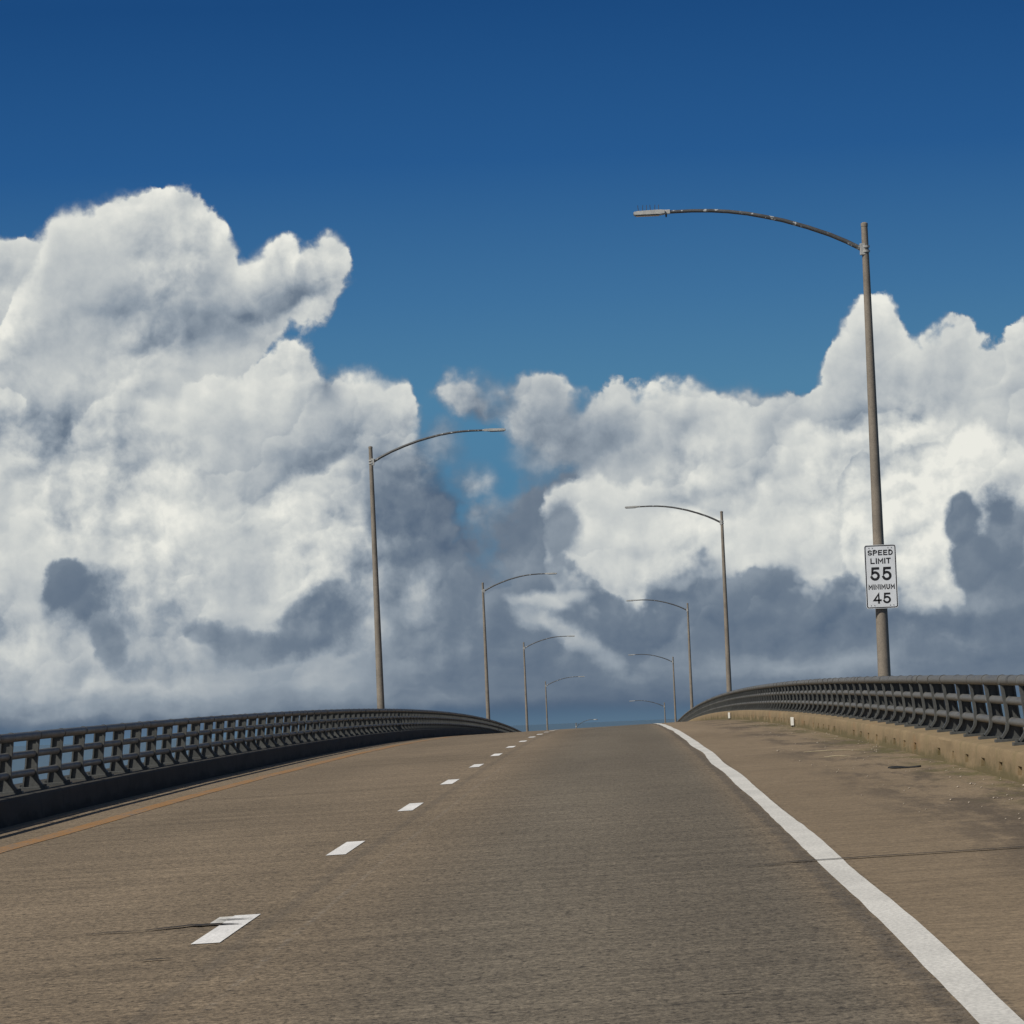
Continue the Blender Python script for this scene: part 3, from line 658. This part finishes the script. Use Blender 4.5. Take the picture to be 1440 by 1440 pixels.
def build_sign(whitem, blackm, steelm):
    y = 93.49-0.165; u = 5.12-0.0; zc = 3.92
    root = empty('speed_limit_sign', (u, y, zc)); tag(root, 'white speed limit 55 minimum 45 sign fixed to the nearest right lamp pole', 'road sign')
    W, Hh = 0.305, 0.61; k = 1.22/548.0
    def rr(w, h, r, n=6):
        pts = []
        for cx, cz, a0 in ((w-r, h-r, 0), (-w+r, h-r, 90), (-w+r, -h+r, 180), (w-r, -h+r, 270)):
            for i in range(n+1):
                a = math.radians(a0+90*i/n); pts.append((cx+r*math.cos(a), cz+r*math.sin(a)))
        return pts
    bm = bmesh.new(); prism(bm, rr(W, Hh, 0.045), 'y', -0.003, 0.003); link('sign_panel', bm, whitem, root)
    bm = bmesh.new(); A = rr(W-0.010, Hh-0.010, 0.038); B = rr(W-0.027, Hh-0.027, 0.026)
    va = [bm.verts.new((p[0], -0.0045, p[1])) for p in A]; vb = [bm.verts.new((p[0], -0.0045, p[1])) for p in B]
    for i in range(len(A)): bm.faces.new([va[i], va[(i+1) % len(A)], vb[(i+1) % len(A)], vb[i]])
    bmesh.ops.solidify(bm, geom=bm.faces[:], thickness=0.001); link('border', bm, blackm, root)
    # lettering drawn as highway-style strokes in a unit box (0..1 wide, 0..1 high)
    def arc(cx, cy, rx, ry, a0, a1, n=10): return [(cx+rx*math.cos(math.radians(a0+(a1-a0)*q/n)), cy+ry*math.sin(math.radians(a0+(a1-a0)*q/n))) for q in range(n+1)]
    GL = {
        'S': [arc(0.5, 0.745, 0.5, 0.255, 25, 270, 12)[:-1]+arc(0.5, 0.255, 0.5, 0.235, 90, -155, 12)],
        'P': [[(0, 0), (0, 1)], [(0, 1), (0.55, 1)]+arc(0.55, 0.735, 0.45, 0.265, 90, -90)+[(0, 0.47)]],
        'E': [[(0, 0), (0, 1)], [(0, 1), (0.95, 1)], [(0, 0.52), (0.8, 0.52)], [(0, 0), (0.95, 0)]],
        'D': [[(0, 0), (0, 1)], [(0, 1), (0.45, 1)]+arc(0.45, 0.5, 0.55, 0.5, 90, -90, 14)+[(0, 0)]],
        'L': [[(0, 1), (0, 0), (0.95, 0)]], 'I': [[(0.5, 0), (0.5, 1)]],
        'M': [[(0, 0), (0, 1), (0.5, 0.32), (1, 1), (1, 0)]], 'N': [[(0, 0), (0, 1), (1, 0), (1, 1)]],
        'T': [[(0, 1), (1, 1)], [(0.5, 1), (0.5, 0)]], 'U': [[(0, 1), (0, 0.36)]+arc(0.5, 0.34, 0.5, 0.34, 180, 360, 12)+[(1, 1)]],
        '5': [[(0.9, 1), (0.16, 1), (0.08, 0.53)]+arc(0.46, 0.32, 0.50, 0.32, 128, -160, 16)],
        '4': [[(0.72, 0), (0.72, 1), (0.0, 0.27), (1.0, 0.27)]]}
    WID = {'I': 0.0, 'M': 1.05, '4': 0.85, '5': 0.8}
    def row(t, yy, hh, ww, bold, cx=0.0):
        h = hh*k; w = ww*k; st = bold*h; zc_ = (435-yy)*k; hin = h-st
        units = [WID.get(c, 0.8) for c in t]; gap = 0.0; u = sum(units)
        gp = 0.30 if len(t) > 2 else 0.34
        sc = (w-st*len(t)-gp*st*(len(t)-1)*2.4)/u; x = cx-w/2+st/2
        bm = bmesh.new(); dep = 0.0048
        for c, un in zip(t, units):
            lw = un*sc
            for line in GL[c]:
                pts = [Vector((x+(p[0] if un else 0)*lw, zc_-hin/2+p[1]*hin)) for p in line]
                dep += 0.00005; prev = None; n = len(pts)
                for q, p in enumerate(pts):
                    d0 = (p-pts[q-1]).normalized() if q else (pts[1]-p).normalized()
                    d1 = (pts[q+1]-p).normalized() if q < n-1 else d0
                    nn = (Vector((-d0.y, d0.x))+Vector((-d1.y, d1.x)))
                    nn = nn.normalized() if nn.length > 1e-6 else Vector((-d0.y, d0.x))
                    m = min(1.9, 1/max(0.3, nn.dot(Vector((-d1.y, d1.x)))))
                    e = p-d0*st*0.5 if q == 0 else (p+d0*st*0.5 if q == n-1 else p)
                    cur = [bm.verts.new((e.x+nn.x*st/2*m*sg, -dep, e.y+nn.y*st/2*m*sg)) for sg in (1, -1)]
                    if prev: bm.faces.new([prev[0], prev[1], cur[1], cur[0]])
                    prev = cur
            x += lw+st+gp*st*2.4
        link('lettering', bm, blackm, root)
    row('SPEED', 229, 46, 216, 0.21); row('LIMIT', 300, 49, 174, 0.21); row('55', 411, 116, 184, 0.185)
    row('MINIMUM', 523, 45, 226, 0.20); row('45', 621, 92, 154, 0.18)
    for x, z in [(sx*px, pz) for px in (0.15, 0.215) for sx in (-1, 1) for pz in (0.552, -0.548)]:
        bm = bmesh.new(); tube(bm, [(x, -0.011, z), (x, 0.004, z)], 0.0085, 8); link('bolt', bm, steelm, root)
    for z in (0.42, -0.42):
        bm = bmesh.new(); box(bm, -0.24, 0.24, 0.004, 0.03, z-0.025, z+0.025, 0.003); link('backing_bar', bm, steelm, root)
    for z, r in ((0.42, 0.104), (-0.42, 0.114)):
        bm = bmesh.new(); tube(bm, [(0.006, 0.165, z-0.02), (0.006, 0.165, z+0.02)], r+0.004, 18, caps=False, up=Vector((0,1,0))); link('pole_band', bm, steelm, root, smooth=True)

def build_small(refl, black):
    for i, (y, h, lab) in enumerate(((105.5, 0.21, 'nearer small white reflector plate standing against the right parapet'), (166.0, 0.23, 'farther small white reflector plate near the far end of the right parapet'))):
        u = FACE_R-0.012; bm = bmesh.new()
        box(bm, -0.034, 0.034, -0.006, 0.006, 0.03, h, 0.003)
        r = empty('reflector', (u-0.05, y, zr(u, y)+0.004)); tag(r, lab, 'reflector', 'white reflectors along the right parapet')
        link('reflector_plate', bm, refl, r); bm = bmesh.new(); box(bm, -0.02, 0.05, 0.007, 0.02, 0.0, h-0.03, 0.003); link('bracket', bm, black, r)
    # torn strip of tyre rubber
    bm = bmesh.new(); u0, y0 = 3.22, 55.6; n = 16; prev = None
    for i in range(n+1):
        t = i/n; x = -0.19+0.38*t; c = 0.10*math.sin(t*2.6)+0.04*mnoise.noise(Vector((t*5, 0, 0)))
        w = 0.30*(1-abs(2*t-1)**3)*(0.55+0.45*t)+0.02+0.02*mnoise.noise(Vector((t*9, 2, 0))); z = 0.010+0.004*math.sin(t*7)
        cur = [bm.verts.new((x, c-w, 0.0)), bm.verts.new((x, c-w*0.8, z)), bm.verts.new((x, c, z*1.7)), bm.verts.new((x, c+w*0.8, z)), bm.verts.new((x, c+w, 0.0))]
        if prev:
            for k in range(4): bm.faces.new([prev[k], prev[k+1], cur[k+1], cur[k]])
        prev = cur
    o = link('rubber_scrap', bm, black, loc=(u0, y0, surf(u0, y0))); tag(o, 'flat black scrap of torn rubber lying on the right shoulder', 'debris')
    # grit swept to the kerb
    gm = plain('pale_grit', (0.36, 0.31, 0.25), 0.8, sc=30)
    bm = bmesh.new(); rnd = random.Random(3)
    for i in range(260):
        y = rnd.uniform(30, 130); u = 3.82-abs(rnd.gauss(0, 0.75))
        if u < 1.6: continue
        r = rnd.uniform(0.004, 0.011) if rnd.random() < 0.93 else rnd.uniform(0.012, 0.018)
        q = bmesh.ops.create_icosphere(bm, subdivisions=1, radius=r)
        sx, sy = rnd.uniform(0.8, 1.6), rnd.uniform(0.8, 2.0)
        for v in q['verts']: v.co = Vector((v.co.x*sx+u, v.co.y*sy+y, v.co.z*0.7+surf(u, y)+r*0.3))
    tag(link('grit', bm, gm), 'pale grit scattered over the right shoulder near the kerb', 'grit', kind='stuff')
    tw = plain('straw_litter', (0.46, 0.40, 0.27), 0.8, sc=30)
    for u, y, ln, a, lab in ((2.98, 68.5, 0.9, 0.35, 'pale straw coloured stick on the shoulder beyond the rubber scrap'), (2.83, 64.0, 0.35, 0.1, 'short pale sliver of litter on the shoulder beside the rubber scrap')):
        bm = bmesh.new(); dx, dy = ln/2*math.cos(a), ln/2*math.sin(a)
        tube(bm, [(-dx, -dy, 0.012), (-dx*0.2, -dy*0.3, 0.02), (dx*0.5, dy*0.4, 0.014), (dx, dy, 0.01)], [0.004, 0.008, 0.006, 0.003], 6)
        tag(link('dry_stick', bm, tw, loc=(u, y, surf(u, y))), lab, 'stick')

def build_water():
    m, g, b = mat('sea_water', 0.45, 0, 0.25)
    P = wcoords(g); n = g.noise(g.v('MULTIPLY', P, (0.05, 0.12, 0)), 1.0, 6, 0.6)
    g.put(b.inputs['Base Color'], g.ramp(n, [(0.3, C(0.078, 0.128, 0.172)), (0.7, C(0.09, 0.145, 0.19))])); bump(g, b, n, 0.02, 0.1)
    bm = bmesh.new(); R = 40000
    vs = [bm.verts.new((R*math.cos(a), R*math.sin(a), -24.0)) for a in [2*math.pi*i/48 for i in range(48)]]
    bm.faces.new(vs); tag(link('water', bm, m), kind='structure', label='grey blue sea far below the bridge')

def main():
    build_world()
    cam = bpy.data.cameras.new('camera'); co = bpy.data.objects.new('camera', cam); COL.objects.link(co)
    cam.sensor_width = 36; cam.lens = F_PX/1440*36; cam.clip_start = 0.5; cam.clip_end = 90000
    p = math.atan((Y_HOR-720)/F_PX)
    co.matrix_world = Matrix.Translation((0, 0, CAM_H)) @ Matrix.Rotation(PSI, 4, 'Z') @ Matrix.Rotation(math.pi/2+p, 4, 'X') @ Matrix.Rotation(-math.atan(ROLL), 4, 'Z')
    scene.camera = co
    sun = bpy.data.lights.new('sun', 'SUN'); so = bpy.data.objects.new('sun', sun); COL.objects.link(so)
    sun.energy = SUN_E; sun.angle = math.radians(0.53); sun.color = (1.0, 0.93, 0.82)
    a, e = math.radians(SUN_AZ), math.radians(SUN_EL)
    d = Vector((math.sin(a)*math.cos(e), math.cos(a)*math.cos(e), math.sin(e)))
    so.rotation_euler = d.to_track_quat('Z', 'Y').to_euler(); so.location = (0, 0, 60)
    scene.view_settings.view_transform = 'Standard'; scene.view_settings.look = 'None'; scene.view_settings.exposure = 0; scene.view_settings.gamma = 1
    road = build_road(); build_markings(road)
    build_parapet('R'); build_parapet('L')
    alu = metal_material('weathered_rail_tube', (0.125, 0.126, 0.12), 0.2, 0.55); alu2 = metal_material('weathered_rail_post', (0.072, 0.076, 0.074), 0.2, 0.6)
    ringm = metal_material('dull_clamp', (0.09, 0.09, 0.085), 0.2, 0.6)
    build_railing('R', alu, alu2, ringm); build_railing('L', alu, alu2, ringm)
    polem = metal_material('grey_brown_pole', (0.205, 0.178, 0.145), 0.0, 0.75, sc=1.0)
    armm = metal_material('weathered_arm', (0.085, 0.085, 0.085), 0.2, 0.5, spots=0.60, spot=(0.42, 0.44, 0.44), sc=0.8)
    headm = metal_material('pale_lamp_housing', (0.42, 0.42, 0.40), 0.1, 0.5)
    glass = plain('dark_lens', (0.03, 0.035, 0.04), 0.15); spikem = plain('spike_wire', (0.05, 0.05, 0.05), 0.5)
    concm = plain('pedestal_concrete', (0.24, 0.21, 0.16), 0.9)
    build_lamps(polem, armm, headm, glass, spikem, concm)
    build_sign(plain('sign_sheeting', (0.66, 0.69, 0.72), 0.45, vary=0.05, sc=5), plain('sign_black', (0.015, 0.015, 0.017), 0.5), metal_material('strap_steel', (0.3, 0.3, 0.3), 0.6, 0.4))
    build_small(plain('reflector_white', (0.8, 0.8, 0.76), 0.4), plain('black_rubber', (0.012, 0.012, 0.012), 0.8))
    build_water()
SUN_E = 4.2
main()
